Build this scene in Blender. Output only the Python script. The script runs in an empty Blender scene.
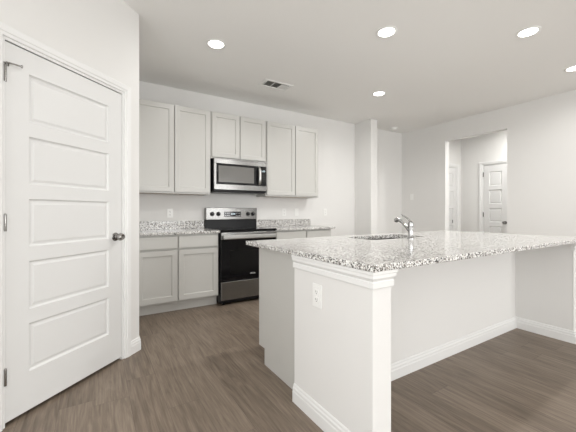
import bpy, bmesh, math, random
from mathutils import Vector, Matrix
random.seed(7)
SC = bpy.context.scene
COL = SC.collection
PI = math.pi

# ------------------------------------------------------------------ camera
CAM_H = 1.1324
FPX = 311.27
cam = bpy.data.cameras.new('camera')
cam.sensor_fit = 'HORIZONTAL'
cam.sensor_width = 36.0
cam.lens = 36.0 * FPX / 576.0
cam.shift_y = (211.6 - 216.0) / 576.0
cam.clip_start = 0.05
co = bpy.data.objects.new('camera', cam)
COL.objects.link(co)
co.location = (0, 0, CAM_H)
# forward makes 58.197 deg with +X  ->  heading measured from +Y
_fwd = Vector((math.cos(math.radians(58.197)), math.sin(math.radians(58.197)), 0))
co.rotation_euler = _fwd.to_track_quat('-Z', 'Y').to_euler()
SC.camera = co

# ------------------------------------------------------------------ world, light levels, exposure
SKY = 0.4
# watts of each lamp and each added window light, per kind
POW = {'k0': 5.0, 'k1': 18.0, 'k2': 17.0, 'k3': 9.5, 'k4': 5.5, 'rear': 1.0, 'hall': 23.0,
       'win_rear': 65.0, 'win_left': 56.0, 'win_right': 2.0}
SC.view_settings.view_transform = 'Standard'
SC.view_settings.look = 'None'
SC.view_settings.gamma = 1.0
SC.view_settings.use_curve_mapping = False
SC.view_settings.exposure = 0.05
w = bpy.data.worlds.new('world')
SC.world = w
w.use_nodes = True
bg = w.node_tree.nodes['Background']
bg.inputs[0].default_value = (0.93, 0.96, 1.0, 1)
bg.inputs[1].default_value = SKY


def add_fill_light(key, loc, direction, sx, sz):  # area light standing in for daylight at an added window
    ld = bpy.data.lights.new('window_daylight', 'AREA')
    ld.shape = 'RECTANGLE'
    ld.size, ld.size_y = sx, sz
    ld.energy = POW[key]
    ld.color = (0.985, 0.988, 0.985)
    o = bpy.data.objects.new('window_daylight', ld)
    COL.objects.link(o)
    o.location = loc
    o.rotation_euler = Vector(direction).to_track_quat('-Z', 'Z').to_euler()


# fill lights added in unseen rear, left and right windows to even the lighting
for _x in (0.15, 2.25, 4.35):
    add_fill_light('win_rear', (_x, -4.49, 1.425), (0, 1, 0), 1.4, 1.55)
add_fill_light('win_left', (-1.59, -0.2, 1.25), (1, 0, 0), 2.2, 2.0)
add_fill_light('win_right', (5.50, -2.4, 1.25), (-1, 0, 0), 2.2, 2.0)


# ------------------------------------------------------------------ materials
def mat(name, rgb, rough=0.5, metal=0.0, spec=0.5, bump=None, aniso=0.0, coat=0.0):
    m = bpy.data.materials.new(name)
    m.use_nodes = True
    nt = m.node_tree
    b = nt.nodes['Principled BSDF']
    b.inputs['Base Color'].default_value = (*rgb, 1)
    b.inputs['Roughness'].default_value = rough
    b.inputs['Metallic'].default_value = metal
    b.inputs['Specular IOR Level'].default_value = spec
    b.inputs['Coat Weight'].default_value = coat
    tc = nt.nodes.new('ShaderNodeTexCoord')
    n = nt.nodes.new('ShaderNodeTexNoise')
    nt.links.new(tc.outputs['Object'], n.inputs['Vector'])
    sc, st = bump if bump else (40.0, 0.02)
    n.inputs['Scale'].default_value = sc
    n.inputs['Detail'].default_value = 3
    bp = nt.nodes.new('ShaderNodeBump')
    bp.inputs['Strength'].default_value = st
    bp.inputs['Distance'].default_value = 0.004
    nt.links.new(n.outputs['Fac'], bp.inputs['Height'])
    nt.links.new(bp.outputs['Normal'], b.inputs['Normal'])
    if aniso:
        b.inputs['Anisotropic'].default_value = aniso
        b.inputs['Anisotropic Rotation'].default_value = 0.25
        t = nt.nodes.new('ShaderNodeTangent')
        t.direction_type = 'RADIAL'
        t.axis = 'Z'
        nt.links.new(t.outputs[0], b.inputs['Tangent'])
    return m


def emis(name, rgb, s):
    m = bpy.data.materials.new(name)
    m.use_nodes = True
    b = m.node_tree.nodes['Principled BSDF']
    b.inputs['Base Color'].default_value = (*rgb, 1)
    b.inputs['Emission Color'].default_value = (*rgb, 1)
    b.inputs['Emission Strength'].default_value = s
    return m


M = {}
M['wall'] = mat('wall_paint', (0.785, 0.778, 0.76), 0.75, bump=(220, 0.10))
M['ceil'] = mat('ceiling_paint', (0.91, 0.905, 0.885), 0.9, bump=(120, 0.12))
M['trim'] = mat('trim_paint', (0.82, 0.82, 0.81), 0.35)
M['door'] = mat('door_paint', (0.74, 0.74, 0.73), 0.38)
M['cab'] = mat('cabinet_paint', (0.565, 0.558, 0.53), 0.33)
M['toe'] = mat('toe_paint', (0.58, 0.57, 0.54), 0.5)
M['under'] = mat('cabinet_underside', (0.36, 0.27, 0.20), 0.6)
M['steel'] = mat('stainless_steel', (0.27, 0.267, 0.26), 0.26, 1.0, aniso=0.8)
M['bright'] = mat('bright_steel', (0.62, 0.615, 0.60), 0.3, 1.0)
M['chrome'] = mat('polished_chrome', (0.46, 0.46, 0.46), 0.14, 1.0)
M['nickel'] = mat('satin_nickel', (0.33, 0.32, 0.31), 0.22, 1.0)
M['black'] = mat('black_enamel', (0.008, 0.008, 0.009), 0.3, spec=0.2)
M['glass'] = mat('black_glass', (0.006, 0.006, 0.007), 0.06, spec=0.35)
M['window'] = mat('oven_window', (0.009, 0.009, 0.009), 0.08, spec=0.3)
M['mwwin'] = mat('microwave_window', (0.16, 0.155, 0.145), 0.16)
M['plastic'] = mat('white_plastic', (0.88, 0.88, 0.86), 0.3)
M['slot'] = mat('dark_slot', (0.05, 0.05, 0.05), 0.6)
M['dark'] = mat('duct_dark', (0.22, 0.22, 0.21), 0.8)
M['logo'] = mat('logo_silver', (0.8, 0.8, 0.8), 0.3)
M['lens'] = emis('lamp_lens', (1.0, 0.97, 0.92), 9.0)
M['ledtxt'] = emis('display_digits', (0.75, 0.85, 0.9), 1.2)


def floor_material():
    m = bpy.data.materials.new('vinyl_plank')
    m.use_nodes = True
    nt = m.node_tree
    L = nt.links.new
    b = nt.nodes['Principled BSDF']
    tc = nt.nodes.new('ShaderNodeTexCoord')
    sp = nt.nodes.new('ShaderNodeSeparateXYZ')
    L(tc.outputs['Object'], sp.inputs[0])

    def math_(op, a, c=None, v=None):
        n = nt.nodes.new('ShaderNodeMath')
        n.operation = op
        for i, q in enumerate((a, c if c is not None else v)):
            if q is None:
                continue
            if isinstance(q, (int, float)):
                n.inputs[i].default_value = q
            else:
                L(q, n.inputs[i])
        return n.outputs[0]
    W_, L_ = 0.178, 1.22
    px = math_('DIVIDE', sp.outputs['X'], W_)
    row = math_('FLOOR', px)
    fx = math_('FRACT', px)
    wn = nt.nodes.new('ShaderNodeTexWhiteNoise')
    wn.noise_dimensions = '1D'
    L(row, wn.inputs['W'])
    off = math_('MULTIPLY', wn.outputs['Value'], 7.3)
    py = math_('ADD', math_('DIVIDE', sp.outputs['Y'], L_), off)
    seg = math_('FLOOR', py)
    fy = math_('FRACT', py)
    cb = nt.nodes.new('ShaderNodeCombineXYZ')
    L(row, cb.inputs[0])
    L(seg, cb.inputs[1])
    wn2 = nt.nodes.new('ShaderNodeTexWhiteNoise')
    wn2.noise_dimensions = '3D'
    L(cb.outputs[0], wn2.inputs['Vector'])
    # grain coordinates, shifted per plank
    cg = nt.nodes.new('ShaderNodeCombineXYZ')
    L(math_('ADD', math_('MULTIPLY', sp.outputs['X'], 19.0), math_('MULTIPLY', wn2.outputs['Value'], 60.0)), cg.inputs[0])
    L(math_('MULTIPLY', sp.outputs['Y'], 1.7), cg.inputs[1])
    L(math_('MULTIPLY', wn2.outputs['Value'], 31.0), cg.inputs[2])
    n1 = nt.nodes.new('ShaderNodeTexNoise')
    L(cg.outputs[0], n1.inputs['Vector'])
    n1.inputs['Scale'].default_value = 1.0
    n1.inputs['Detail'].default_value = 6
    n1.inputs['Roughness'].default_value = 0.62
    n1.inputs['Distortion'].default_value = 1.9
    cg2 = nt.nodes.new('ShaderNodeCombineXYZ')
    L(math_('ADD', math_('MULTIPLY', sp.outputs['X'], 110.0), math_('MULTIPLY', wn2.outputs['Value'], 90.0)), cg2.inputs[0])
    L(math_('MULTIPLY', sp.outputs['Y'], 4.0), cg2.inputs[1])
    n2 = nt.nodes.new('ShaderNodeTexNoise')
    L(cg2.outputs[0], n2.inputs['Vector'])
    n2.inputs['Scale'].default_value = 1.0
    n2.inputs['Detail'].default_value = 3
    v = math_('ADD', math_('MULTIPLY', n1.outputs['Fac'], 0.62), math_('MULTIPLY', n2.outputs['Fac'], 0.38))
    v = math_('ADD', v, math_('MULTIPLY', math_('SUBTRACT', wn2.outputs['Value'], 0.5), 0.11))
    r = nt.nodes.new('ShaderNodeValToRGB')
    L(v, r.inputs[0])
    e = r.color_ramp.elements
    e[0].position = 0.30
    e[0].color = (0.118, 0.089, 0.067, 1)
    e[1].position = 0.74
    e[1].color = (0.320, 0.258, 0.200, 1)
    k = e.new(0.50)
    k.color = (0.208, 0.163, 0.124, 1)
    # seams
    sx = math_('LESS_THAN', fx, 0.014)
    sy = math_('LESS_THAN', fy, 0.0022)
    seam = math_('MAXIMUM', sx, sy)
    mx = nt.nodes.new('ShaderNodeMix')
    mx.data_type = 'RGBA'
    L(math_('MULTIPLY', seam, 0.4), mx.inputs[0])
    L(r.outputs[0], mx.inputs[6])
    mx.inputs[7].default_value = (0.05, 0.038, 0.03, 1)
    L(mx.outputs[2], b.inputs['Base Color'])
    b.inputs['Roughness'].default_value = 0.42
    b.inputs['Specular IOR Level'].default_value = 0.35
    bp = nt.nodes.new('ShaderNodeBump')
    bp.inputs['Strength'].default_value = 0.15
    bp.inputs['Distance'].default_value = 0.002
    L(math_('SUBTRACT', v, seam), bp.inputs['Height'])
    L(bp.outputs[0], b.inputs['Normal'])
    return m


def granite_material():
    m = bpy.data.materials.new('granite')
    m.use_nodes = True
    nt = m.node_tree
    L = nt.links.new
    b = nt.nodes['Principled BSDF']
    tc = nt.nodes.new('ShaderNodeTexCoord')

    def vor(scale, stops, seed):
        mp = nt.nodes.new('ShaderNodeMapping')
        mp.inputs['Location'].default_value = (seed, seed * 0.7, seed * 1.3)
        L(tc.outputs['Object'], mp.inputs[0])
        nz = nt.nodes.new('ShaderNodeTexNoise')
        nz.inputs['Scale'].default_value = scale * 1.1
        L(mp.outputs[0], nz.inputs['Vector'])
        ad = nt.nodes.new('ShaderNodeVectorMath')
        ad.operation = 'MULTIPLY_ADD'
        L(nz.outputs['Color'], ad.inputs[0])
        ad.inputs[1].default_value = (0.9 / scale,) * 3
        L(mp.outputs[0], ad.inputs[2])
        v = nt.nodes.new('ShaderNodeTexVoronoi')
        v.inputs['Scale'].default_value = scale
        v.inputs['Randomness'].default_value = 1.0
        L(ad.outputs[0], v.inputs['Vector'])
        s = nt.nodes.new('ShaderNodeSeparateColor')
        L(v.outputs['Color'], s.inputs[0])
        r = nt.nodes.new('ShaderNodeValToRGB')
        r.color_ramp.interpolation = 'CONSTANT'
        e = r.color_ramp.elements
        e[0].position = stops[0][0]
        e[0].color = (*stops[0][1], 1)
        e[1].position = stops[1][0]
        e[1].color = (*stops[1][1], 1)
        for p, c in stops[2:]:
            k = e.new(p)
            k.color = (*c, 1)
        L(s.outputs[0], r.inputs[0])
        return r.outputs[0]
    a = vor(205, [(0, (0.012, 0.012, 0.012)), (0.125, (0.16, 0.15, 0.14)), (0.225, (0.42, 0.40, 0.375)),
                  (0.42, (0.78, 0.77, 0.75)), (0.66, (0.92, 0.915, 0.90))], 3.1)
    c = vor(120, [(0, (0.05, 0.045, 0.042)), (0.085, (0.40, 0.37, 0.34)), (0.17, (0.72, 0.70, 0.67)),
                 (0.26, (1, 1, 1))], 9.7)
    mx = nt.nodes.new('ShaderNodeMix')
    mx.data_type = 'RGBA'
    mx.blend_type = 'MULTIPLY'
    mx.inputs[0].default_value = 0.85
    L(a, mx.inputs[6])
    L(c, mx.inputs[7])
    L(mx.outputs[2], b.inputs['Base Color'])
    b.inputs['Roughness'].default_value = 0.12
    b.inputs['Specular IOR Level'].default_value = 0.6
    return m


M['floor'] = floor_material()
M['granite'] = granite_material()


# ------------------------------------------------------------------ mesh helpers
class MB:
    def __init__(self):
        self.bm = bmesh.new()

    def box(self, x0, x1, y0, y1, z0, z1, bev=0.0, seg=1):
        t = bmesh.new()
        bmesh.ops.create_cube(t, size=1.0)
        for v in t.verts:
            v.co = Vector(((x0 + x1) / 2 + v.co.x * (x1 - x0), (y0 + y1) / 2 + v.co.y * (y1 - y0), (z0 + z1) / 2 + v.co.z * (z1 - z0)))
        if bev > 0:
            bmesh.ops.bevel(t, geom=list(t.edges), offset=bev, segments=seg, affect='EDGES', profile=0.5)
        self._merge(t)
        return self

    def _merge(self, t, mtx=None):
        me = bpy.data.meshes.new('tmp')
        if mtx:
            bmesh.ops.transform(t, matrix=mtx, verts=t.verts)
        t.to_mesh(me)
        t.free()
        self.bm.from_mesh(me)
        bpy.data.meshes.remove(me)

    def poly(self, vs):
        self.bm.faces.new([self.bm.verts.new(v) for v in vs])
        return self

    def prism(self, pts, z0, z1, bev=0.0):
        t = bmesh.new()
        lo = [t.verts.new((x, y, z0)) for x, y in pts]
        hi = [t.verts.new((x, y, z1)) for x, y in pts]
        n = len(pts)
        t.faces.new(lo[::-1])
        t.faces.new(hi)
        for i in range(n):
            t.faces.new((lo[i], lo[(i + 1) % n], hi[(i + 1) % n], hi[i]))
        if bev:
            bmesh.ops.bevel(t, geom=list(t.edges), offset=bev, segments=2, affect='EDGES')
        self._merge(t)
        return self

    def lathe(self, prof, origin=(0, 0, 0), axis=(0, 0, 1), seg=32):
        """prof: list of (r, h) along axis; closed with caps where r == 0."""
        q = Vector((0, 0, 1)).rotation_difference(Vector(axis).normalized()).to_matrix().to_4x4()
        mtx = Matrix.Translation(origin) @ q
        t = bmesh.new()
        rings = []
        for r, h in prof:
            if r < 1e-6:
                rings.append([t.verts.new((0, 0, h))])
            else:
                rings.append([t.verts.new((r * math.cos(2 * PI * k / seg), r * math.sin(2 * PI * k / seg), h)) for k in range(seg)])
        for a, b in zip(rings, rings[1:]):
            for k in range(seg):
                k2 = (k + 1) % seg
                if len(a) == 1 and len(b) == 1:
                    continue
                if len(a) == 1:
                    t.faces.new((a[0], b[k], b[k2]))
                elif len(b) == 1:
                    t.faces.new((a[k], a[k2], b[0]))
                else:
                    t.faces.new((a[k], a[k2], b[k2], b[k]))
        bmesh.ops.recalc_face_normals(t, faces=t.faces)
        self._merge(t, mtx)
        return self

    def tube(self, pts, radii, seg=16, squash=None):
        pts = [Vector(p) for p in pts]
        t = bmesh.new()
        rings = []
        up = Vector((0, 0, 1))
        prev = None
        for i, p in enumerate(pts):
            d = (pts[min(i + 1, len(pts) - 1)] - pts[max(i - 1, 0)]).normalized()
            if prev is None:
                s = d.cross(up)
                if s.length < 1e-3:
                    s = d.cross(Vector((1, 0, 0)))
                s.normalize()
            else:
                s = (prev - d * prev.dot(d)).normalized()
            prev = s
            u = s.cross(d).normalized()
            r = radii[i] if isinstance(radii, (list, tuple)) else radii
            a, b = (r if not squash else r * squash[0]), (r if not squash else r * squash[1])
            rings.append([t.verts.new(p + s * a * math.cos(2 * PI * k / seg) + u * b * math.sin(2 * PI * k / seg)) for k in range(seg)])
        for a, b in zip(rings, rings[1:]):
            for k in range(seg):
                t.faces.new((a[k], a[(k + 1) % seg], b[(k + 1) % seg], b[k]))
        t.faces.new(rings[0][::-1])
        t.faces.new(rings[-1])
        bmesh.ops.recalc_face_normals(t, faces=t.faces)
        self._merge(t)
        return self

    def build(self, name, m, parent=None, smooth=False, loc=None):
        me = bpy.data.meshes.new(name)
        self.bm.normal_update()
        self.bm.to_mesh(me)
        self.bm.free()
        me.materials.append(M[m] if isinstance(m, str) else m)
        if smooth:
            for p in me.polygons:
                p.use_smooth = True
            try:
                me.set_sharp_from_angle(angle=math.radians(35))
            except Exception:
                pass
        o = bpy.data.objects.new(name, me)
        COL.objects.link(o)
        if parent:
            o.parent = parent
        if loc:
            o.location = loc
        return o


def smoothpath(pts, n=6):
    """Catmull-Rom through pts"""
    P = [Vector(p) for p in pts]
    P = [P[0] * 2 - P[1]] + P + [P[-1] * 2 - P[-2]]
    out = []
    for i in range(1, len(P) - 2):
        for k in range(n):
            t = k / n
            a, b, c, d = P[i - 1], P[i], P[i + 1], P[i + 2]
            out.append(0.5 * ((2 * b) + (c - a) * t + (2 * a - 5 * b + 4 * c - d) * t * t + (3 * b - a - 3 * c + d) * t ** 3))
    out.append(P[-2])
    return out


def sweep(mb, path, prof, place, closed=False):
    """mitred sweep of a closed profile [(out, up)] along a 2D path; out is to the right of travel."""
    n = len(path)
    P = [Vector(p) for p in path]
    rings = []
    for i in range(n):
        def nrm(a, b):
            d = (b - a).normalized()
            return Vector((d.y, -d.x))
        if 0 < i < n - 1 or closed:
            n1 = nrm(P[i - 1], P[i])
            n2 = nrm(P[i], P[(i + 1) % n])
            mv = (n1 + n2)
            mv = mv / mv.length / max(0.2, math.cos(n1.angle(n2) / 2))
        elif i == 0:
            mv = nrm(P[0], P[1])
        else:
            mv = nrm(P[-2], P[-1])
        rings.append([mb.bm.verts.new(place(P[i].x + mv.x * o, P[i].y + mv.y * o, u)) for o, u in prof])
    m = len(prof)
    prs = list(zip(rings, rings[1:])) + ([(rings[-1], rings[0])] if closed else [])
    for a, b in prs:
        for k in range(m):
            mb.bm.faces.new((a[k], a[(k + 1) % m], b[(k + 1) % m], b[k]))
    if not closed:
        mb.bm.faces.new(rings[0][::-1])
        mb.bm.faces.new(rings[-1])
    bmesh.ops.recalc_face_normals(mb.bm, faces=mb.bm.faces)
    return mb


XYZ = lambda a, b, u: (a, b, u)
BASE_PROF = [(0, 0), (0.014, 0), (0.014, 0.062), (0.0115, 0.068), (0.0115, 0.082), (0.007, 0.090), (0.006, 0.100), (0.002, 0.106), (0, 0.106)]


def panel_mesh(mb, w_, h_, t_, rects, rings, x0=0, z0=0, y=0):
    """slab facing -y with a moulded recess in every rect; rings [(inset, depth)]"""
    xs = sorted({0, w_} | {round(r[0], 5) for r in rects} | {round(r[1], 5) for r in rects})
    zs = sorted({0, h_} | {round(r[2], 5) for r in rects} | {round(r[3], 5) for r in rects})
    bm = mb.bm
    cache = {}

    def V(x, yy, z):
        k = (round(x, 5), round(yy, 5), round(z, 5))
        if k not in cache:
            cache[k] = bm.verts.new((x0 + x, y + yy, z0 + z))
        return cache[k]

    def F(*vs):
        try:
            bm.faces.new(vs)
        except ValueError:
            pass
    e = 0.0015
    for i in range(len(xs) - 1):
        for j in range(len(zs) - 1):
            cx, cz = (xs[i] + xs[i + 1]) / 2, (zs[j] + zs[j + 1]) / 2
            if any(r[0] < cx < r[1] and r[2] < cz < r[3] for r in rects):
                continue
            F(V(xs[i], 0, zs[j]), V(xs[i + 1], 0, zs[j]), V(xs[i + 1], 0, zs[j + 1]), V(xs[i], 0, zs[j + 1]))
    # rim
    for i in range(len(xs) - 1):
        F(V(xs[i], 0, 0), V(xs[i], t_, 0), V(xs[i + 1], t_, 0), V(xs[i + 1], 0, 0))
        F(V(xs[i], 0, h_), V(xs[i + 1], 0, h_), V(xs[i + 1], t_, h_), V(xs[i], t_, h_))
    for j in range(len(zs) - 1):
        F(V(0, 0, zs[j]), V(0, 0, zs[j + 1]), V(0, t_, zs[j + 1]), V(0, t_, zs[j]))
        F(V(w_, 0, zs[j]), V(w_, t_, zs[j]), V(w_, t_, zs[j + 1]), V(w_, 0, zs[j + 1]))
    F(*([V(x, t_, 0) for x in xs] + [V(w_, t_, z) for z in zs[1:]] + [V(x, t_, h_) for x in xs[-2::-1]] + [V(0, t_, z) for z in zs[-2:0:-1]])[::-1])
    for a, b, c, d in rects:
        prev = None
        # outer ring follows the grid vertices on the rect's border
        for ins, dep in rings:
            if prev is None:
                cur = (a, b, c, d, 0)
            else:
                cur = (a + ins, b - ins, c + ins, d - ins, dep)
                p, q = prev, cur
                pc = [V(p[0], p[4], p[2]), V(p[1], p[4], p[2]), V(p[1], p[4], p[3]), V(p[0], p[4], p[3])]
                qc = [V(q[0], q[4], q[2]), V(q[1], q[4], q[2]), V(q[1], q[4], q[3]), V(q[0], q[4], q[3])]
                for k in range(4):
                    F(pc[k], pc[(k + 1) % 4], qc[(k + 1) % 4], qc[k])
            prev = cur
        F(*[V(prev[0], prev[4], prev[2]), V(prev[1], prev[4], prev[2]), V(prev[1], prev[4], prev[3]), V(prev[0], prev[4], prev[3])])
    bmesh.ops.recalc_face_normals(bm, faces=bm.faces)
    return mb


SHAKER = [(0, 0), (0.001, 0.008), (0.005, 0.011)]
MOULD = [(0, 0), (0.003, 0.006), (0.009, 0.0115), (0.017, 0.0115), (0.030, 0.006)]


def tag(o, label, cat, group=None, kind=None):
    o['label'] = label
    o['category'] = cat
    if group:
        o['group'] = group
    if kind:
        o['kind'] = kind
    return o


def empty(name, loc, rz=0.0):
    o = bpy.data.objects.new(name, None)
    o.empty_display_size = 0.1
    COL.objects.link(o)
    o.location = loc
    o.rotation_euler = (0, 0, rz)
    return o


def copy_tree(o, parent=None):
    c = o.copy()
    COL.objects.link(c)
    c.parent = parent
    for ch in list(o.children):
        copy_tree(ch, c)
    return c


# ------------------------------------------------------------------ room shell
C = 2.75                 # ceiling
WY = 4.245               # kitchen wall
RX = 5.407               # right wall
T = 0.115
LX, RY = -1.5, -4.4      # left wall, rear wall
A1, A2 = 2.303, 3.300    # hallway opening in the right wall
AH = 2.417
PC = Vector((0.308, 2.815))                 # pantry corner
PD = Vector((math.cos(math.radians(222.6)), math.sin(math.radians(222.6))))   # along the pantry wall, away from the corner
PE = PC + PD * ((LX - PC.x) / PD.x)

mb = MB()
mb.box(LX - 0.1, 7.4, RY - 0.1, WY + 0.1, -0.12, 0.0)
tag(mb.build('floor', 'floor'), 'brown wood grain plank floor running toward the kitchen wall', 'floor', kind='structure')
mb = MB()
mb.box(LX - 0.1, 7.4, RY - 0.1, WY + 0.1, C, C + 0.12)
tag(mb.build('ceiling', 'ceil'), 'flat pale grey ceiling with recessed lights', 'ceiling', kind='structure')


def wall(name, mb, label):
    return tag(mb.build(name, 'wall'), label, 'wall', kind='structure')


wall('wall_back', MB().box(LX - 0.1, RX + T, WY, WY + 0.12, 0, C), 'off-white wall behind the cabinets, range and microwave')
mb = MB()
mb.box(RX, RX + T, RY, -3.55, 0, C)
mb.box(RX, RX + T, -3.55, -1.25, 0, 0.2)
mb.box(RX, RX + T, -3.55, -1.25, 2.3, C)
mb.box(RX, RX + T, -1.25, A1, 0, C)
mb.box(RX, RX + T, A2, WY, 0, C)
mb.box(RX, RX + T, A1, A2, AH, C)
bmesh.ops.remove_doubles(mb.bm, verts=mb.bm.verts, dist=1e-5)
wall('wall_right', mb, 'long off-white wall with the cased-free hallway opening')
wall('wall_pier', MB().box(4.085, 4.245, 3.845, WY, 0, C, 0.004), 'narrow off-white stub wall projecting at the refrigerator space')

# pantry wall, with the door opening cut out (built as three prisms along its length)
DS0, DS1, DTOP = 0.160, 0.978, 2.050        # opening along the wall from the corner
N_ = Vector((-PD.y, PD.x))                  # candidates for the inward side
INW = N_ if N_.dot(Vector((0, 0)) - PC) < 0 else -N_      # away from the room


def pw(s, o=0.0):
    q = PC + PD * s + INW * o
    return (q.x, q.y)


LEN = (PE - PC).length
mb = MB()
mb.prism([pw(0), pw(DS0), pw(DS0, T), (PC.x - T, pw(0.06, T)[1]), (PC.x - T, WY), (PC.x, WY)], 0, C)
mb.prism([pw(DS1), pw(LEN), pw(LEN, T), pw(DS1, T)], 0, C)
mb.prism([pw(DS0), pw(DS1), pw(DS1, T), pw(DS0, T)], DTOP, C)
wall('wall_pantry', mb, 'angled off-white corner pantry wall around the panel door')

# left and rear walls (behind the camera), rear wall with three added window openings
WL, WR = (-1.35, 0.95), (-3.55, -1.25)
mb = MB()
mb.box(LX - 0.1, LX, WL[1], WY, 0, C)
mb.box(LX - 0.1, LX, RY, WL[0], 0, C)
mb.box(LX - 0.1, LX, WL[0], WL[1], 0, 0.2)
mb.box(LX - 0.1, LX, WL[0], WL[1], 2.3, C)
wall('wall_left', mb, 'plain off-white side wall beside the camera')
wins = [(-0.6, 0.9), (1.5, 3.0), (3.6, 5.1)]  # unseen windows, added so soft light comes from behind
mb = MB()
xs = [LX - 0.1] + [v for ww in wins for v in ww] + [RX + T]
for i in range(0, len(xs), 2):
    mb.box(xs[i], xs[i + 1], RY - 0.1, RY, 0, C)
for a, b in wins:
    mb.box(a, b, RY - 0.1, RY, 0, 0.6)
    mb.box(a, b, RY - 0.1, RY, 2.25, C)
wall('wall_rear', mb, 'off-white wall with three windows behind the camera')
for i, (a, b) in enumerate(wins):
    mb = MB()
    mb.box(a, a + 0.05, RY - 0.09, RY - 0.02, 0.6, 2.25)
    mb.box(b - 0.05, b, RY - 0.09, RY - 0.02, 0.6, 2.25)
    mb.box(a + 0.05, b - 0.05, RY - 0.09, RY - 0.02, 0.6, 0.65)
    mb.box(a + 0.05, b - 0.05, RY - 0.09, RY - 0.02, 2.2, 2.25)
    mb.box(a + 0.05, b - 0.05, RY - 0.085, RY - 0.025, 1.40, 1.45)
    tag(mb.build('window_%d' % (i + 1), 'trim'), 'white window frame in the rear wall, number %s from the left wall' % ['first', 'second', 'third'][i], 'window', kind='structure')
for nm, x, (a, b), l in (('window_4', LX - 0.06, WL, 'large white window frame in the left side wall'), ('window_5', RX + 0.05, WR, 'large white window frame in the right wall behind the camera')):  # out-of-view side windows, added to soften the light
    mb = MB()
    mb.box(x - 0.03, x + 0.03, a, a + 0.05, 0.2, 2.3)
    mb.box(x - 0.03, x + 0.03, b - 0.05, b, 0.2, 2.3)
    mb.box(x - 0.03, x + 0.03, (a + b) / 2 - 0.03, (a + b) / 2 + 0.03, 0.25, 2.25)
    mb.box(x - 0.03, x + 0.03, a + 0.05, b - 0.05, 0.2, 0.25)
    mb.box(x - 0.03, x + 0.03, a + 0.05, b - 0.05, 2.25, 2.3)
    tag(mb.build(nm, 'trim'), l, 'window', kind='structure')

# hallway beyond the opening
HX, HY = 6.50, 3.62
HD0, HD1 = 5.575, 6.355          # door in the hallway's left wall
mb = MB()
mb.box(RX + T, HD0, HY, HY + T, 0, C)
mb.box(HD1, HX, HY, HY + T, 0, C)
mb.box(HD0, HD1, HY, HY + T, 2.05, C)
wall('wall_hall', mb, 'hallway wall holding the white door nearest the opening edge')
CD0, CD1 = 2.735, 3.200          # closet door in the hallway's end wall
mb = MB()
mb.box(HX, HX + T, CD1, HY + T, 0, C)
mb.box(HX, HX + T, 1.0, CD0, 0, C)
mb.box(HX, HX + T, CD0, CD1, 2.05, C)
mb.box(RX + T, HX + T, 0.9, 1.0, 0, C)
wall('wall_hall_end', mb, 'hallway end wall holding the narrow white panel door')


# baseboards
def baseboard(name, paths, label):
    mb = MB()
    for p in paths:
        sweep(mb, p, BASE_PROF, XYZ)
    return tag(mb.build(name, 'trim'), label, 'baseboard', kind='structure')


CAS = 0.058
# travel direction such that the right-hand side faces the room
baseboard('baseboard_pantry', [[pw(LEN), pw(DS1 + CAS)], [pw(DS0 - CAS), (PC.x, PC.y), (PC.x, WY - 0.62)]],
          'short white baseboard wrapping the pantry corner')
baseboard('baseboard_back', [[(3.04, WY), (4.085, WY), (4.085, 3.845), (4.245, 3.845), (4.245, WY), (RX, WY), (RX, A2)]],
          'white baseboard along the refrigerator space and stub wall')
baseboard('baseboard_right', [[(RX, A1), (RX, RY), (LX, RY), (LX, PE.y)]], 'white baseboard along the right wall')
baseboard('baseboard_hall', [[(RX + T, HY), (HD0 - CAS, HY)], [(HD1 + CAS, HY), (HX, HY), (HX, CD1 + CAS)], [(HX, CD0 - CAS), (HX, 1.0)]],
          'white baseboard in the hallway beyond the opening')

# ------------------------------------------------------------------ interior doors
CAS_PROF = [(0, 0), (0, -0.009), (0.004, -0.011), (0.018, -0.011), (0.022, -0.015), (0.046, -0.017), (0.054, -0.017), (0.058, -0.013), (0.058, 0)]


def casing(name, x0, x1, top, origin, rz, label):
    """casing and jamb around an opening, local frame: x along the wall, -y into the room"""
    mb = MB()
    # travel up the left side, over, down the right: the outside is on the LEFT, so flip
    path = [(x1, 0), (x1, top), (x0, top), (x0, 0)]
    sweep(mb, path, [(o, u) for o, u in CAS_PROF], lambda a, b, u: (a, u, b))
    for a, b in ((x0, x0 + 0.016), (x1 - 0.016, x1)):
        mb.box(a, b, 0, T, 0, top)
    mb.box(x0 + 0.016, x1 - 0.016, 0, T, top - 0.016, top)
    # stop strips behind the slab
    for a, b in ((x0 + 0.016, x0 + 0.028), (x1 - 0.028, x1 - 0.016)):
        mb.box(a, b, 0.050, 0.085, 0, top - 0.016)
    mb.box(x0 + 0.028, x1 - 0.028, 0.050, 0.085, top - 0.028, top - 0.016)
    o = mb.build(name, 'trim')
    o.location = origin
    o.rotation_euler = (0, 0, rz)
    return tag(o, label, 'door casing', kind='structure')


def knob(parent, x, z):
    mb = MB()
    mb.lathe([(0, 0), (0.030, 0), (0.032, 0.003), (0.029, 0.008), (0.014, 0.011), (0.0115, 0.016), (0.0115, 0.026), (0.016, 0.031),
              (0.025, 0.038), (0.0285, 0.048), (0.027, 0.058), (0.019, 0.072), (0.008, 0.069), (0, 0.0695)], (x, 0, z), (0, -1, 0))
    return mb.build('door_knob', 'nickel', parent, smooth=True)


def five_panels(w_, h_, sx):
    rects = []
    top, bot, rail = 0.125, 0.215, 0.080
    ph = (h_ - top - bot - 4 * rail) / 5
    for k in range(5):
        z = bot + k * (ph + rail)
        rects.append((sx, w_ - sx, z, z + ph))
    return rects


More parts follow.
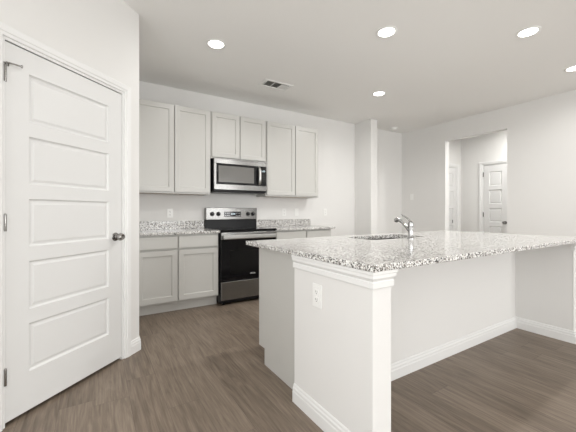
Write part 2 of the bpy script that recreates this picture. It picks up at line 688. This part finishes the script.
def hinges(parent, x, zs, proud=True):
    for z in zs:
        mb = MB()
        mb.lathe([(0, 0), (0.0058, 0), (0.0062, 0.002), (0.0062, 0.086), (0.0058, 0.088), (0.003, 0.092), (0, 0.092)], (x, -0.006, z), seg=12)
        mb.box(x - 0.004, x + 0.010, -0.002, 0.0, z, z + 0.088)
        h = mb.build('hinge', 'nickel', parent, smooth=True)


# pantry door: local x runs along -PD (left to right as seen), origin at its left bottom corner
PANG = math.atan2(-PD.y, -PD.x)
gx = 0.019
DW = (DS1 - DS0) - 2 * gx
o0 = pw(DS1 - gx, 0.004)
d1 = empty('door_1', (o0[0], o0[1], 0.0), PANG)
tag(d1, 'large white five-panel pantry door with dark round knob', 'door', kind='structure')
mb = MB()
panel_mesh(mb, DW, 2.005, 0.035, five_panels(DW, 2.005, 0.118), MOULD, 0, 0.022)
mb.build('door_slab', 'door', d1)
knob(d1, DW - 0.062, 0.945)
MB().box(DW - 0.001, DW + 0.0015, 0.004, 0.03, 0.92, 0.975).build('latch_plate', 'nickel', d1)
hinges(d1, -0.003, (0.22, 1.03, 1.815))
# hinge-pin door stop
mb = MB()
mb.tube([(-0.003, -0.010, 1.915), (0.020, -0.028, 1.912), (0.046, -0.046, 1.908)], 0.0042, 10)
mb.lathe([(0, 0), (0.008, 0), (0.009, 0.006), (0, 0.009)], (0.046, -0.046, 1.908), (0.7, -0.6, 0), 12)
mb.tube([(0.008, -0.016, 1.913), (0.012, -0.004, 1.906), (0.014, -0.001, 1.902)], 0.0035, 10)
mb.lathe([(0, 0), (0.009, 0), (0.009, 0.004), (0, 0.004)], (-0.003, -0.008, 1.909), (0, 0, 1), 12)
mb.build('door_stop', 'nickel', d1, smooth=True)
c0 = pw(DS1, 0)
casing('trim_1', 0, DS1 - DS0, DTOP, (c0[0], c0[1], 0), PANG, 'white casing around the pantry door')

# hallway door in the side wall (faces -y)
HW = HD1 - HD0 - 0.038
d2 = empty('door_2', (HD0 + 0.019, HY + 0.004, 0))
tag(d2, 'white hallway door seen edge-on by the opening, small dark latch plate', 'door', kind='structure')
mb = MB()
panel_mesh(mb, HW, 2.012, 0.035, five_panels(HW, 2.012, 0.118), MOULD, 0, 0.016)
mb.build('door_slab', 'door', d2)
MB().box(HW - 0.155, HW - 0.130, -0.004, -0.0002, 0.90, 0.965, 0.002).build('latch_plate', 'nickel', d2)
casing('trim_2', HD0, HD1, 2.05, (0, HY, 0), 0, 'white casing around the hallway side door')
# closet door in the end wall (faces -x): local x runs towards -Y
d3 = empty('door_3', (HX + 0.004, CD1 - 0.019, 0), -PI / 2)
tag(d3, 'narrow white panel door with dark knob at the hallway end', 'door', kind='structure')
CW = CD1 - CD0 - 0.038
mb = MB()
panel_mesh(mb, CW, 2.012, 0.035, five_panels(CW, 2.012, 0.105), MOULD, 0, 0.016)
mb.build('door_slab', 'door', d3)
knob(d3, CW - 0.045, 0.925)
hinges(d3, -0.003, (0.22, 1.03, 1.815))
casing('trim_3', 0, CD1 - CD0, 2.05, (HX, CD1, 0), -PI / 2, 'white casing around the narrow hallway door')


# ------------------------------------------------------------------ cabinets on the kitchen wall
def shaker_part(name, parent, x0, x1, z0, z1, fr=0.055, flat=False):
    mb = MB()
    w_, h_ = x1 - x0, z1 - z0
    if flat:
        mb.box(x0, x1, 0, 0.019, z0, z1, 0.003, 2)
    else:
        panel_mesh(mb, w_, h_, 0.019, [(fr, w_ - fr, fr, h_ - fr)], SHAKER, x0, z0)
    return mb.build(name, 'cab', parent)


CF, UFY = 3.615, 3.922       # door faces of base and upper units
UB, UT = 1.352, 2.432


def upper(name_x, x0, x1, z0, doors, label, ends=0.0):
    t = empty('wall_cabinet', (x0, UFY, z0))
    tag(t, label, 'cabinet', 'wall cabinets over the range counter')
    w_ = x1 - x0
    h_ = UT - z0
    mb = MB()
    mb.box(0, w_, 0.025, WY - UFY, 0.012, h_, 0.0015)
    mb.box(0, 0.018, 0.020, WY - UFY, 0, 0.013)
    mb.box(w_ - 0.018, w_, 0.020, WY - UFY, 0, 0.013)
    mb.box(0.018, w_ - 0.018, 0.020, 0.040, 0, 0.013)
    mb.build('body', 'cab', t)
    p = MB().box(0.018, w_ - 0.018, 0.040, WY - UFY - 0.002, 0.006, 0.0118).build('bottom_panel', 'under', t)
    p['label'] = 'unpainted wood underside'
    for a, b in doors:
        shaker_part('door', t, a - x0, b - x0, 0.022, h_ - 0.012)
    return t


upper('a', 0.345, 1.268, UB, [(0.382, 0.811), (0.823, 1.256)], 'grey two-door wall cabinet beside the pantry wall')
upper('b', 1.2685, 2.068, 1.823, [(1.284, 1.663), (1.675, 2.056)], 'short grey two-door wall cabinet above the microwave')
upper('c', 2.0685, 3.010, UB, [(2.084, 2.558), (2.570, 2.994)], 'grey two-door wall cabinet with the free end, right of the microwave')
# filler between the pantry side wall and the first units
tag(MB().box(0.309, 0.3445, UFY + 0.021, WY - 0.001, UB, UT).build('cabinet_filler', 'cab'),
    'narrow grey filler strip between pantry wall and upper cabinet', 'filler strip')


def base(x0, x1, cells, label, group='base cabinets under the wall counters'):
    t = empty('base_cabinet', (x0, CF, 0))
    tag(t, label, 'cabinet', group)
    w_ = x1 - x0
    MB().box(0, w_, 0.025, WY - CF - 0.003, 0.118, 0.8755, 0.0015).build('body', 'cab', t)
    MB().box(0, w_, 0.098, WY - CF - 0.003, 0.0, 0.1175).build('toe_kick', 'toe', t)
    for a, b in cells:
        shaker_part('drawer', t, a - x0, b - x0, 0.722, 0.855, flat=True)
        shaker_part('door', t, a - x0, b - x0, 0.137, 0.700)
    return t


base(0.345, 1.268, [(0.372, 0.784), (0.801, 1.252)], 'grey base cabinet with two doors and two drawers, beside the pantry wall')
base(2.048, 3.020, [(2.064, 2.546), (2.562, 3.000)], 'grey base cabinet right of the range, mostly behind the island')
tag(MB().box(0.309, 0.3445, CF + 0.021, WY - 0.001, 0.0, 0.8755).build('cabinet_filler', 'cab'),
    'narrow grey filler strip between pantry wall and base cabinet', 'filler strip')


def wall_counter(x0, x1, label):
    t = empty('countertop', (x0, 3.592, 0.876))
    tag(t, label, 'countertop', 'granite counters on the kitchen wall')
    w_ = x1 - x0
    MB().box(0, w_, 0, WY - 3.592 - 0.001, 0.0005, 0.030, 0.003, 2).build('slab', 'granite', t)
    MB().box(0, w_, WY - 3.592 - 0.022, WY - 3.592 - 0.0012, 0.0303, 0.133, 0.002, 1).build('backsplash', 'granite', t)


wall_counter(0.309, 1.272, 'speckled granite counter between the pantry wall and the range')
wall_counter(2.042, 3.062, 'speckled granite counter with backsplash, right of the range')

# ------------------------------------------------------------------ range
RX0, RX1 = 1.2765, 2.0375
RW = RX1 - RX0
rg = empty('kitchen_range', (RX0, 3.575, 0))
tag(rg, 'stainless electric range with black glass oven door, below the microwave', 'range')
mb = MB()
mb.box(0, RW, 0.030, 0.655, 0.030, 0.885)
mb.box(0.004, RW - 0.004, 0.012, 0.030, 0.030, 0.060)
mb.build('body', 'black', rg)
for x in (0.04, RW - 0.07):
    for y in (0.07, 0.60):
        MB().lathe([(0, 0), (0.018, 0), (0.018, 0.006), (0.010, 0.008), (0.010, 0.0295), (0, 0.0295)], (x + 0.015, y, 0), seg=14).build('foot', 'black', rg)
mb = MB()
mb.box(-0.001, RW + 0.001, 0.0, 0.600, 0.886, 0.912, 0.004, 2)
ck = mb.build('cooktop', 'glass', rg)
for (x, y, r) in ((0.20, 0.17, 0.105), (0.56, 0.17, 0.085), (0.20, 0.44, 0.080), (0.56, 0.44, 0.105)):
    mb = MB()
    mb.lathe([(r - 0.004, 0.9122), (r, 0.9122), (r, 0.9126), (r - 0.004, 0.9126), (r - 0.004, 0.9122)], (x, y, 0), seg=48)
    mb.build('burner_ring', 'window', ck)
# back guard
bgd = MB()
bgd.prism([(0.0, 0.600), (RW, 0.600), (RW, 0.664), (0.0, 0.664)], 0.886, 1.020)
bgd.build('back_guard', 'black', rg)
mb = MB()
mb.box(0, RW, 0.585, 0.664, 1.020, 1.186, 0.006, 2)
cp = mb.build('control_panel', 'steel', rg)
MB().box(0.255, 0.505, 0.580, 0.590, 1.062, 1.132, 0.002).build('display', 'glass', cp)
for x in (0.275, 0.300, 0.325, 0.435, 0.460, 0.485):
    for z in (1.078, 1.110):
        MB().box(x - 0.006, x + 0.006, 0.5788, 0.5802, z - 0.003, z + 0.003).build('button', 'logo', cp)
mb = MB()


def seg7(mb, x, z, s, digit, y0, y1):
    on = {'1': 'bc', '2': 'abged', '0': 'abcdef'}[digit]
    g = {'a': (0, 1, s, 0), 'd': (0, -1, s, 0)}
    th = s * 0.16
    rects = {'a': (0, s, 2 * s - th, 2 * s), 'g': (0, s, s - th / 2, s + th / 2), 'd': (0, s, 0, th),
             'b': (s - th, s, s, 2 * s), 'c': (s - th, s, 0, s), 'f': (0, th, s, 2 * s), 'e': (0, th, 0, s)}
    for k in on:
        a, b, c, d = rects[k]
        mb.box(x + a, x + b, y0, y1, z + c, z + d)


for i, dg in enumerate('1200'):
    seg7(mb, 0.352 + i * 0.016 + (0.005 if i > 1 else 0), 1.090, 0.010, dg, 0.5788, 0.5801)
mb.build('clock_digits', 'ledtxt', cp)
for x in (0.085, 0.172, 0.617, 0.695):
    mb = MB()
    mb.lathe([(0, 0), (0.030, 0), (0.030, 0.004), (0.025, 0.008), (0.0235, 0.026), (0.020, 0.030), (0, 0.030)], (x, 0.5853, 1.100), (0, -1, 0), 28)
    mb.box(x - 0.004, x + 0.004, 0.548, 0.5575, 1.082, 1.118, 0.001)
    k = mb.build('knob', 'black', cp, smooth=True)
    mb = MB()
    mb.box(x - 0.0015, x + 0.0015, 0.5468, 0.5478, 1.106, 1.117)
    mb.build('knob_pointer', 'logo', cp)
# oven door
od = MB()
od.box(0.004, RW - 0.004, 0.002, 0.029, 0.790, 0.878, 0.004, 2)
dr = od.build('oven_door', 'steel', rg)
MB().box(0.004, RW - 0.004, 0.003, 0.029, 0.298, 0.7895, 0.003, 1).build('door_glass', 'glass', dr)
MB().box(0.120, RW - 0.120, 0.0018, 0.0032, 0.375, 0.655, 0.0004).build('window', 'window', dr)
mb = MB()
mb.box(0.025, RW - 0.025, -0.047, -0.030, 0.800, 0.848, 0.007, 3)
mb.box(0.032, 0.056, -0.031, 0.003, 0.808, 0.840, 0.003)
mb.box(RW - 0.056, RW - 0.032, -0.031, 0.003, 0.808, 0.840, 0.003)
mb.build('handle', 'bright', dr)


def text_mesh(name, body, size, m, parent, loc, rot):
    cu = bpy.data.curves.new(name, 'FONT')
    cu.body = body
    cu.size = size
    cu.extrude = 0.0004
    cu.align_x = 'CENTER'
    o = bpy.data.objects.new(name, cu)
    COL.objects.link(o)
    me = bpy.data.meshes.new_from_object(o)
    bpy.data.objects.remove(o)
    me.materials.clear()
    me.materials.append(M[m])
    q = bpy.data.objects.new(name, me)
    COL.objects.link(q)
    q.parent = parent
    q.location = loc
    q.rotation_euler = rot
    return q


text_mesh('logo', 'Whirlpool', 0.018, 'logo', dr, (0.418, 0.0022, 0.350), (PI / 2, 0, 0))
mb = MB()
mb.tube([(0.418 + 0.036 * math.cos(a), 0.0024, 0.356 + 0.010 * math.sin(a)) for a in [PI * (0.05 + 0.9 * k / 14) for k in range(15)]],
        [0.0004 + 0.0010 * math.sin(PI * k / 14) for k in range(15)], 6)
mb.build('logo_swoosh', 'logo', dr)
mb = MB()
mb.box(0.004, RW - 0.004, 0.003, 0.029, 0.062, 0.283, 0.005, 2)
mb.build('drawer', 'steel', rg)

# ------------------------------------------------------------------ microwave
mw = empty('microwave', (1.2885, 3.860, 1.385))
tag(mw, 'stainless over-the-range microwave with dark window, above the range', 'microwave')
MWW = 0.760
MH = 0.437
mb = MB()
mb.box(0, MWW, 0.030, WY - 3.862, 0.010, MH, 0.002)
mb.box(0.02, MWW - 0.02, 0.045, 0.34, 0.0, 0.0105)
mb.build('body', 'black', mw)
mb = MB()
# stainless face frame built as a ring around window and controls
mb.box(0, MWW, 0.0, 0.0295, 0.369, MH - 0.004, 0.003, 2)
mb.box(0, MWW, 0.0, 0.0295, 0.032, 0.102, 0.003, 2)
mb.box(0, 0.028, 0.001, 0.0295, 0.1022, 0.3688)
mb.box(MWW - 0.014, MWW, 0.001, 0.0295, 0.1022, 0.3688)
dm = mb.build('door', 'steel', mw)
MB().box(0.0285, 0.604, 0.004, 0.029, 0.1022, 0.3688, 0.0015).build('door_glass', 'glass', dm)
MB().box(0.060, 0.560, 0.0028, 0.0042, 0.130, 0.342, 0.0004).build('window', 'mwwin', dm)
mb = MB()
hp = [(0.632, -0.001, 0.110), (0.632, -0.022, 0.122), (0.632, -0.042, 0.170), (0.632, -0.047, 0.235), (0.632, -0.042, 0.300), (0.632, -0.022, 0.348), (0.632, -0.001, 0.360)]
mb.tube(smoothpath(hp, 6), 0.012, 14, squash=(1.25, 0.7))
mb.build('handle', 'bright', dm, smooth=True)
cpn = MB().box(0.6045, MWW - 0.0145, 0.003, 0.029, 0.1022, 0.3688, 0.001).build('control_panel', 'glass', mw)
mb = MB()
for i, dg in enumerate('1200'):
    seg7(mb, 0.668 + i * 0.015 + (0.004 if i > 1 else 0), 0.298, 0.009, dg, 0.0020, 0.0032)
mb.build('clock_digits', 'ledtxt', cpn)
for r in range(6):
    for c in range(3):
        MB().box(0.674 + c * 0.024, 0.684 + c * 0.024, 0.0022, 0.0032, 0.116 + r * 0.026, 0.119 + r * 0.026).build('button', 'mwwin', cpn)
mb = MB()
for k in range(24):
    mb.box(0.06 + k * 0.027, 0.078 + k * 0.027, -0.0005, 0.0006, MH - 0.018, MH - 0.014)
mb.build('vent_slots', 'slot', mw)

# ------------------------------------------------------------------ island
IX0, IX1 = 1.015, 3.613
IW = 0.114
IY0, IY1, KF = 0.950, 1.565, 1.416
IYR = 0.985        # front of the far end wall
isl = empty('kitchen_island', (IX0, IY0, 0))
tag(isl, 'white kitchen island base with seating recess between two end walls', 'kitchen island')


def il(mb_):
    bmesh.ops.translate(mb_.bm, verts=mb_.bm.verts, vec=(-IX0, -IY0, 0))
    return mb_


il(MB().box(IX0, IX0 + IW, IY0, IY1, 0, 0.8755, 0.002)).build('end_wall', 'wall', isl)
il(MB().box(IX1 - IW, IX1, IYR, IY1, 0, 0.8755, 0.002)).build('end_wall', 'wall', isl)
il(MB().box(IX0 + IW + 0.0002, IX1 - IW - 0.0002, KF, IY1, 0, 0.8755)).build('knee_wall', 'wall', isl)
# white boards on the front ends of the two end walls
for a, f_ in ((IX0, IY0), (IX1 - IW, IYR)):
    il(MB().box(a - 0.002, a + IW + 0.002, f_ - 0.006, f_ - 0.0003, 0.0, 0.810, 0.0015)).build('end_board', 'wall', isl)
CAP = [(0, 0.798), (0.008, 0.798), (0.010, 0.802), (0.010, 0.826), (0.006, 0.829), (0.008, 0.834), (0.017, 0.845), (0.017, 0.860), (0.021, 0.863), (0.021, 0.8753), (0, 0.8753)]
def cap(path, name, prof):
    m_ = MB()
    sweep(m_, path, prof, XYZ)
    return il(m_).build(name, 'trim', isl)


E_, ER = IY0 - 0.006, IYR - 0.006
# right-hand side of travel must be the outside
cap([(IX0, IY1), (IX0, E_), (IX0 + IW, E_), (IX0 + IW, IY0 + 0.012)], 'cap_moulding', CAP)
cap([(IX1 - IW, IYR + 0.012), (IX1 - IW, ER), (IX1, ER), (IX1, IY1)], 'cap_moulding', CAP)
cap([(IX0, IY1), (IX0, E_), (IX0 + IW, E_), (IX0 + IW, KF), (IX1 - IW, KF), (IX1 - IW, ER), (IX1, ER), (IX1, IY1)], 'baseboard', BASE_PROF)

# island cabinet run (doors face the range)
IC = empty('island_cabinet', (1.080, IY1, 0))
tag(IC, 'grey cabinet run on the range side of the island', 'cabinet')
CWD = IX1 - 0.02 - 1.080
# notched end panel towards the camera
mb = MB()
t = bmesh.new()
prof = [(0.001, 0.0), (0.487, 0.0), (0.487, 0.118), (0.577, 0.118), (0.577, 0.8755), (0.001, 0.8755)]
va = [t.verts.new((-0.012, y, z)) for y, z in prof]
vb = [t.verts.new((0.0, y, z)) for y, z in prof]
t.faces.new(va)
t.faces.new(vb[::-1])
for k in range(6):
    t.faces.new((va[k], vb[k], vb[(k + 1) % 6], va[(k + 1) % 6]))
bmesh.ops.recalc_face_normals(t, faces=t.faces)
mb._merge(t)
mb.build('end_panel', 'cab', IC)
MB().box(0.001, CWD, 0.001, 0.480, 0.0, 0.117).build('toe_kick', 'toe', IC)
n = 5
cw = (CWD - 0.02) / n
for k in range(n):
    for nm, z0, z1, flat in (('drawer', 0.722, 0.855, True), ('door', 0.137, 0.700, False)):
        mb = MB()
        a, b = 0.02 + k * cw, 0.02 + k * cw + cw - 0.03
        if flat:
            mb.box(a, b, 0.5585, 0.577, z0, z1, 0.003, 2)
        else:
            panel_mesh(mb, b - a, z1 - z0, 0.0185, [(0.055, b - a - 0.055, 0.055, z1 - z0 - 0.055)], SHAKER, 0, 0)
            bmesh.ops.rotate(mb.bm, verts=mb.bm.verts, cent=(0, 0, 0), matrix=Matrix.Rotation(PI, 3, 'Z'))
            bmesh.ops.translate(mb.bm, verts=mb.bm.verts, vec=(b, 0.577, z0))
        mb.build(nm, 'cab', IC)

# island counter with the sink cut out
CX0, CX1, CY0, CY1 = 0.990, 3.640, 0.917, 2.215
SX0, SX1, SY0, SY1 = 1.870, 2.560, 1.740, 2.068
ct = empty('countertop', (CX0, CY0, 0.876))
tag(ct, 'large speckled granite island countertop with sink cutout', 'countertop')


def slab_with_hole(w_, d_, h0, h1, hole, bev=0.003):
    """rounded-corner hole (hx0,hx1,hy0,hy1,r)"""
    bm = bmesh.new()
    hx0, hx1, hy0, hy1, r = hole
    ring = []
    for cx, cy, a0 in ((hx1 - r, hy1 - r, 0), (hx0 + r, hy1 - r, 90), (hx0 + r, hy0 + r, 180), (hx1 - r, hy0 + r, 270)):
        for k in range(7):
            a = math.radians(a0 + 15 * k)
            ring.append((cx + r * math.cos(a), cy + r * math.sin(a)))

    def outer(ins):
        return [(w_ - ins, d_ - ins), (ins, d_ - ins), (ins, ins), (w_ - ins, ins)]
    ot = [bm.verts.new((x, y, h1)) for x, y in outer(bev)]
    om = [bm.verts.new((x, y, h1 - bev)) for x, y in outer(0)]
    ol = [bm.verts.new((x, y, h0 + bev)) for x, y in outer(0)]
    ob = [bm.verts.new((x, y, h0)) for x, y in outer(bev)]
    it = [bm.verts.new((x, y, h1)) for x, y in ring]
    ib = [bm.verts.new((x, y, h0)) for x, y in ring]
    for A, B in ((ot, om), (om, ol), (ol, ob)):
        for k in range(4):
            bm.faces.new((A[k], B[k], B[(k + 1) % 4], A[(k + 1) % 4]))
    m = len(ring)
    for k in range(m):
        bm.faces.new((it[k], it[(k + 1) % m], ib[(k + 1) % m], ib[k]))
    for O, I in ((ot, it), (ob, ib)):
        for q in range(4):
            seg = I[q * 7:(q + 1) * 7]
            bm.faces.new([O[q]] + seg[::-1]) if len(seg) > 1 else None
            nxt = I[((q + 1) * 7) % m]
            bm.faces.new((O[q], seg[-1], nxt, O[(q + 1) % 4]))
    bmesh.ops.recalc_face_normals(bm, faces=bm.faces)
    return bm


mb = MB()
mb._merge(slab_with_hole(CX1 - CX0, CY1 - CY0, 0.0005, 0.030, (SX0 - CX0, SX1 - CX0, SY0 - CY0, SY1 - CY0, 0.05)))
mb.build('slab', 'granite', ct)

# the body of the cabinets is hollowed for the basin: bowl hangs from the counter underside
mb = MB()
bx0, bx1, by0, by1 = SX0 - 0.03 - 1.080, SX1 + 0.03 - 1.080, SY0 - 0.03 - IY1, SY1 + 0.03 - IY1
mb.box(0.0005, bx0, 0.001, 0.558, 0.1175, 0.8755)
mb.box(bx1, CWD, 0.001, 0.558, 0.1175, 0.8755)
mb.box(bx0, bx1, 0.001, by0, 0.1175, 0.8755)
mb.box(bx0, bx1, by1, 0.558, 0.1175, 0.8755)
mb.box(bx0, bx1, by0, by1, 0.1175, 0.20)
mb.build('body', 'cab', IC)
sk = empty('sink', (SX0, SY0, 0.876))
tag(sk, 'stainless sink basin sunk in the island countertop', 'sink')
SWD, SDD = SX1 - SX0, SY1 - SY0
mb = MB()
bm = mb.bm


def rr(x0, x1, y0, y1, r, z):
    out = []
    for cx, cy, a0 in ((x1 - r, y1 - r, 0), (x0 + r, y1 - r, 90), (x0 + r, y0 + r, 180), (x1 - r, y0 + r, 270)):
        for k in range(7):
            a = math.radians(a0 + 15 * k)
            out.append(bm.verts.new((cx + r * math.cos(a), cy + r * math.sin(a), z)))
    return out


levels = [rr(-0.018, SWD + 0.018, -0.018, SDD + 0.018, 0.06, -0.0005), rr(-0.004, SWD + 0.004, -0.004, SDD + 0.004, 0.052, -0.0006),
          rr(-0.002, SWD + 0.002, -0.002, SDD + 0.002, 0.05, -0.010), rr(0.006, SWD - 0.006, 0.006, SDD - 0.006, 0.05, -0.17),
          rr(0.03, SWD - 0.03, 0.03, SDD - 0.03, 0.05, -0.195)]
outer_ = [rr(0.028, SWD - 0.028, 0.028, SDD - 0.028, 0.05, -0.199), rr(-0.006, SWD + 0.006, -0.006, SDD + 0.006, 0.052, -0.17),
          rr(-0.018, SWD + 0.018, -0.018, SDD + 0.018, 0.06, -0.006)]
seq = levels
for A, B in list(zip(seq, seq[1:])) + list(zip(outer_, outer_[1:])) + [(outer_[-1], levels[0])]:
    for k in range(28):
        bm.faces.new((A[k], A[(k + 1) % 28], B[(k + 1) % 28], B[k]))
bm.faces.new(levels[-1])
bm.faces.new(outer_[0])
bmesh.ops.recalc_face_normals(bm, faces=bm.faces)
mb.build('basin', 'steel', sk, smooth=True)
MB().lathe([(0, 0), (0.045, 0), (0.043, 0.003), (0.030, 0.001), (0, 0.001)], (SWD / 2, SDD / 2, -0.1948)).build('drain', 'chrome', sk, smooth=True)

# faucet: body on the seating side of the basin, spout reaching over the bowl
fc = empty('faucet', (2.245, 1.672, 0.906))
tag(fc, 'chrome single-lever faucet standing at the sink on the island', 'faucet')
mb = MB()
mb.lathe([(0, 0.0003), (0.029, 0.0003), (0.029, 0.006), (0.024, 0.012), (0.0205, 0.020), (0.019, 0.085), (0.0215, 0.100), (0.0225, 0.122), (0.019, 0.136), (0.010, 0.143), (0, 0.144)], (0, 0, 0))
mb.build('body', 'chrome', fc, smooth=True)
mb = MB()
mb.tube(smoothpath([(0, 0.006, 0.058), (0, 0.036, 0.090), (0, 0.072, 0.124), (0, 0.105, 0.149), (0, 0.133, 0.158), (0, 0.152, 0.148)], 6),
        [0.013] * 16 + [0.0145 + 0.0004 * k for k in range(15)], 16)
mb.lathe([(0, 0), (0.0165, 0), (0.0155, 0.012), (0, 0.012)], (0, 0.153, 0.138), (0, -0.35, 0.9))
mb.build('spout', 'chrome', fc, smooth=True)
mb = MB()
mb.tube(smoothpath([(0, -0.002, 0.140), (0, 0.018, 0.158), (0, 0.050, 0.182), (0, 0.090, 0.202)], 5), [0.012, 0.0105] + [0.0085] * 12 + [0.0065, 0.006], 12, squash=(1.3, 0.7))
mb.build('lever', 'chrome', fc, smooth=True)


# ------------------------------------------------------------------ outlets and switches
def plate(loc, rz, label, switch=False, group=None, name=None, wd=0.072, ht=0.118):
    t = empty(name or ('light_switch' if switch else 'wall_outlet'), loc, rz)
    tag(t, label, 'light switch' if switch else 'outlet', group)
    MB().box(-wd / 2, wd / 2, -0.006, -0.0003, -ht / 2, ht / 2, 0.0022, 2).build('cover_plate', 'plastic', t)
    if switch:
        MB().box(-0.016, 0.016, -0.0095, -0.0055, -0.033, 0.033, 0.0015).build('rocker', 'plastic', t)
    else:
        for s in (-0.0205, 0.0205):
            rc = MB().box(-0.017, 0.017, -0.0085, -0.0055, s - 0.015, s + 0.015, 0.0025, 2).build('receptacle', 'plastic', t)
            mb_ = MB()
            mb_.box(-0.0075, -0.0052, -0.0089, -0.0083, s - 0.003, s + 0.007)
            mb_.box(0.0052, 0.0075, -0.0089, -0.0083, s - 0.003, s + 0.007)
            mb_.lathe([(0, 0), (0.0028, 0), (0.0028, 0.0006), (0, 0.0006)], (0, -0.0083, s - 0.009), (0, -1, 0), 10)
            mb_.build('slots', 'slot', rc)
    MB().lathe([(0, 0), (0.003, 0), (0.002, 0.001), (0, 0.001)], (0, -0.006, 0 if not switch else 0.048), (0, -1, 0), 10).build('screw', 'plastic', t)
    return t


plate((0.828, WY, 1.112), 0, 'white outlet above the counter between pantry wall and range', group='outlets on the kitchen wall')
plate((2.557, WY, 1.122), 0, 'white outlet just right of the range, nearer to it', group='outlets on the kitchen wall')
plate((2.796, WY, 1.122), 0, 'white switch right of the range, above the end of the backsplash', switch=True)
plate((3.387, WY, 1.122), 0, 'white outlet in the refrigerator space, past the counter end', group='outlets on the kitchen wall')
plate((RX, 3.998, 1.425), -PI / 2, 'white light switch on the right wall beyond the faucet', switch=True)
plate((IX0, 1.335, 0.682), -PI / 2, 'white outlet on the end wall of the island', group=None, wd=0.078, ht=0.124)

# ------------------------------------------------------------------ ceiling fixtures
lab = [((0.993, 2.919), 'lit recessed ceiling light nearest the pantry wall'),
       ((2.231, 1.915), 'lit recessed ceiling light above the middle of the island counter'),
       ((3.315, 1.243), 'lit recessed ceiling light above the far end of the island'),
       ((3.306, 2.966), 'lit recessed ceiling light in front of the refrigerator space, smallest looking'),
       ((4.595, 1.276), 'lit recessed ceiling light near the right wall, cut by the picture edge')]
extra = [(0.6, -1.2), (2.8, -1.2), (4.6, -1.2), (0.6, -3.2), (2.8, -3.2), (4.6, -3.2)]  # unseen ceiling lights added behind the camera for even lighting
proto = empty('recessed_light', (lab[0][0][0], lab[0][0][1], C))
mb = MB()
mb.lathe([(0.070, -0.0002), (0.094, -0.0002), (0.094, -0.003), (0.088, -0.006), (0.074, -0.007), (0.070, -0.003), (0.070, -0.0002)], seg=48)
mb.build('trim_ring', 'plastic', proto, smooth=True)
MB().lathe([(0, -0.0004), (0.0698, -0.0004), (0.0698, -0.0030), (0, -0.0036)], seg=40).build('lens', 'lens', proto, smooth=True)
ld = bpy.data.lights.new('lamp_glow', 'AREA')
ld.shape = 'DISK'
ld.size = 0.135
ld.energy = POW['k0']
ld.spread = math.radians(165)
ld.color = (1.0, 0.988, 0.970)
lo = bpy.data.objects.new('lamp_glow', ld)
COL.objects.link(lo)
lo.parent = proto
lo.location = (0, 0, -0.009)
places = ['behind the camera by the left wall', 'behind the camera in the middle', 'behind the camera by the right wall',
          'by the rear windows at the left wall', 'by the rear windows in the middle', 'by the rear windows at the right wall']
def relamp(o, key):
    for ch in o.children:
        if ch.type == 'LIGHT':
            ch.data = ch.data.copy()
            ch.data.energy = POW[key]


for i, (p, l) in enumerate(lab):
    o = proto if i == 0 else copy_tree(proto)
    relamp(o, 'k%d' % i)
    o.location = (p[0], p[1], C)
    tag(o, l, 'ceiling light', 'recessed ceiling lights')
for p, l in zip(extra, places):
    o = copy_tree(proto)
    relamp(o, 'rear')
    o.location = (p[0], p[1], C)
    tag(o, 'lit recessed ceiling light ' + l, 'ceiling light', 'recessed ceiling lights')
o = copy_tree(proto)  # lamp out of view, put in to light the hallway
relamp(o, 'hall')
o.location = (5.98, 2.2, C)
tag(o, 'lit recessed ceiling light inside the hallway', 'ceiling light', 'recessed ceiling lights')

# air register
vt = empty('ceiling_vent', (1.965, 3.462, C))
tag(vt, 'white rectangular louvred air vent in the ceiling above the microwave', 'ceiling vent')
vw, vd = 0.36, 0.17
mb = MB()
sweep(mb, [(-vw / 2, -vd / 2), (-vw / 2, vd / 2), (vw / 2, vd / 2), (vw / 2, -vd / 2)], [(0, -0.0003), (0, -0.008), (-0.018, -0.006), (-0.024, -0.0003)], XYZ, closed=True)
mb.build('frame', 'plastic', vt)
MB().box(-vw / 2 + 0.02, vw / 2 - 0.02, -vd / 2 + 0.02, vd / 2 - 0.02, -0.0025, -0.0004).build('duct', 'dark', vt)
third = (vw - 0.044) / 3
for b_ in range(3):
    x0 = -vw / 2 + 0.022 + b_ * third
    mb = MB()
    tilt = (-0.0085, -0.0085, 0.0085)[b_]
    k = 0
    step = (0.0150, 0.0135, 0.0105)[b_]
    nn = int((third - 0.006) / step)
    for k in range(nn):
        xx = x0 + 0.006 + k * step
        mb.poly([(xx, -vd / 2 + 0.02, -0.003), (xx, vd / 2 - 0.02, -0.003), (xx + tilt * 0.8, vd / 2 - 0.02, -0.0085), (xx + tilt * 0.8, -vd / 2 + 0.02, -0.0085)])
        mb.poly([(xx + 0.001, -vd / 2 + 0.02, -0.003), (xx + tilt * 0.8 + 0.001, -vd / 2 + 0.02, -0.0085), (xx + tilt * 0.8 + 0.001, vd / 2 - 0.02, -0.0085), (xx + 0.001, vd / 2 - 0.02, -0.003)])
    mb.box(x0 - 0.002, x0 + 0.003, -vd / 2 + 0.02, vd / 2 - 0.02, -0.009, -0.003)
    mb.build('louvre_bank', 'plastic', vt)

sd = empty('smoke_detector', (4.909, 4.043, C))
tag(sd, 'small round white smoke detector on the ceiling past the stub wall', 'smoke detector')
MB().lathe([(0, -0.0002), (0.072, -0.0002), (0.072, -0.010), (0.060, -0.012), (0, -0.012)], seg=36).build('base', 'plastic', sd, smooth=True)
MB().lathe([(0, -0.0121), (0.057, -0.0121), (0.054, -0.030), (0.040, -0.038), (0, -0.040)], seg=36).build('cover', 'plastic', sd, smooth=True)
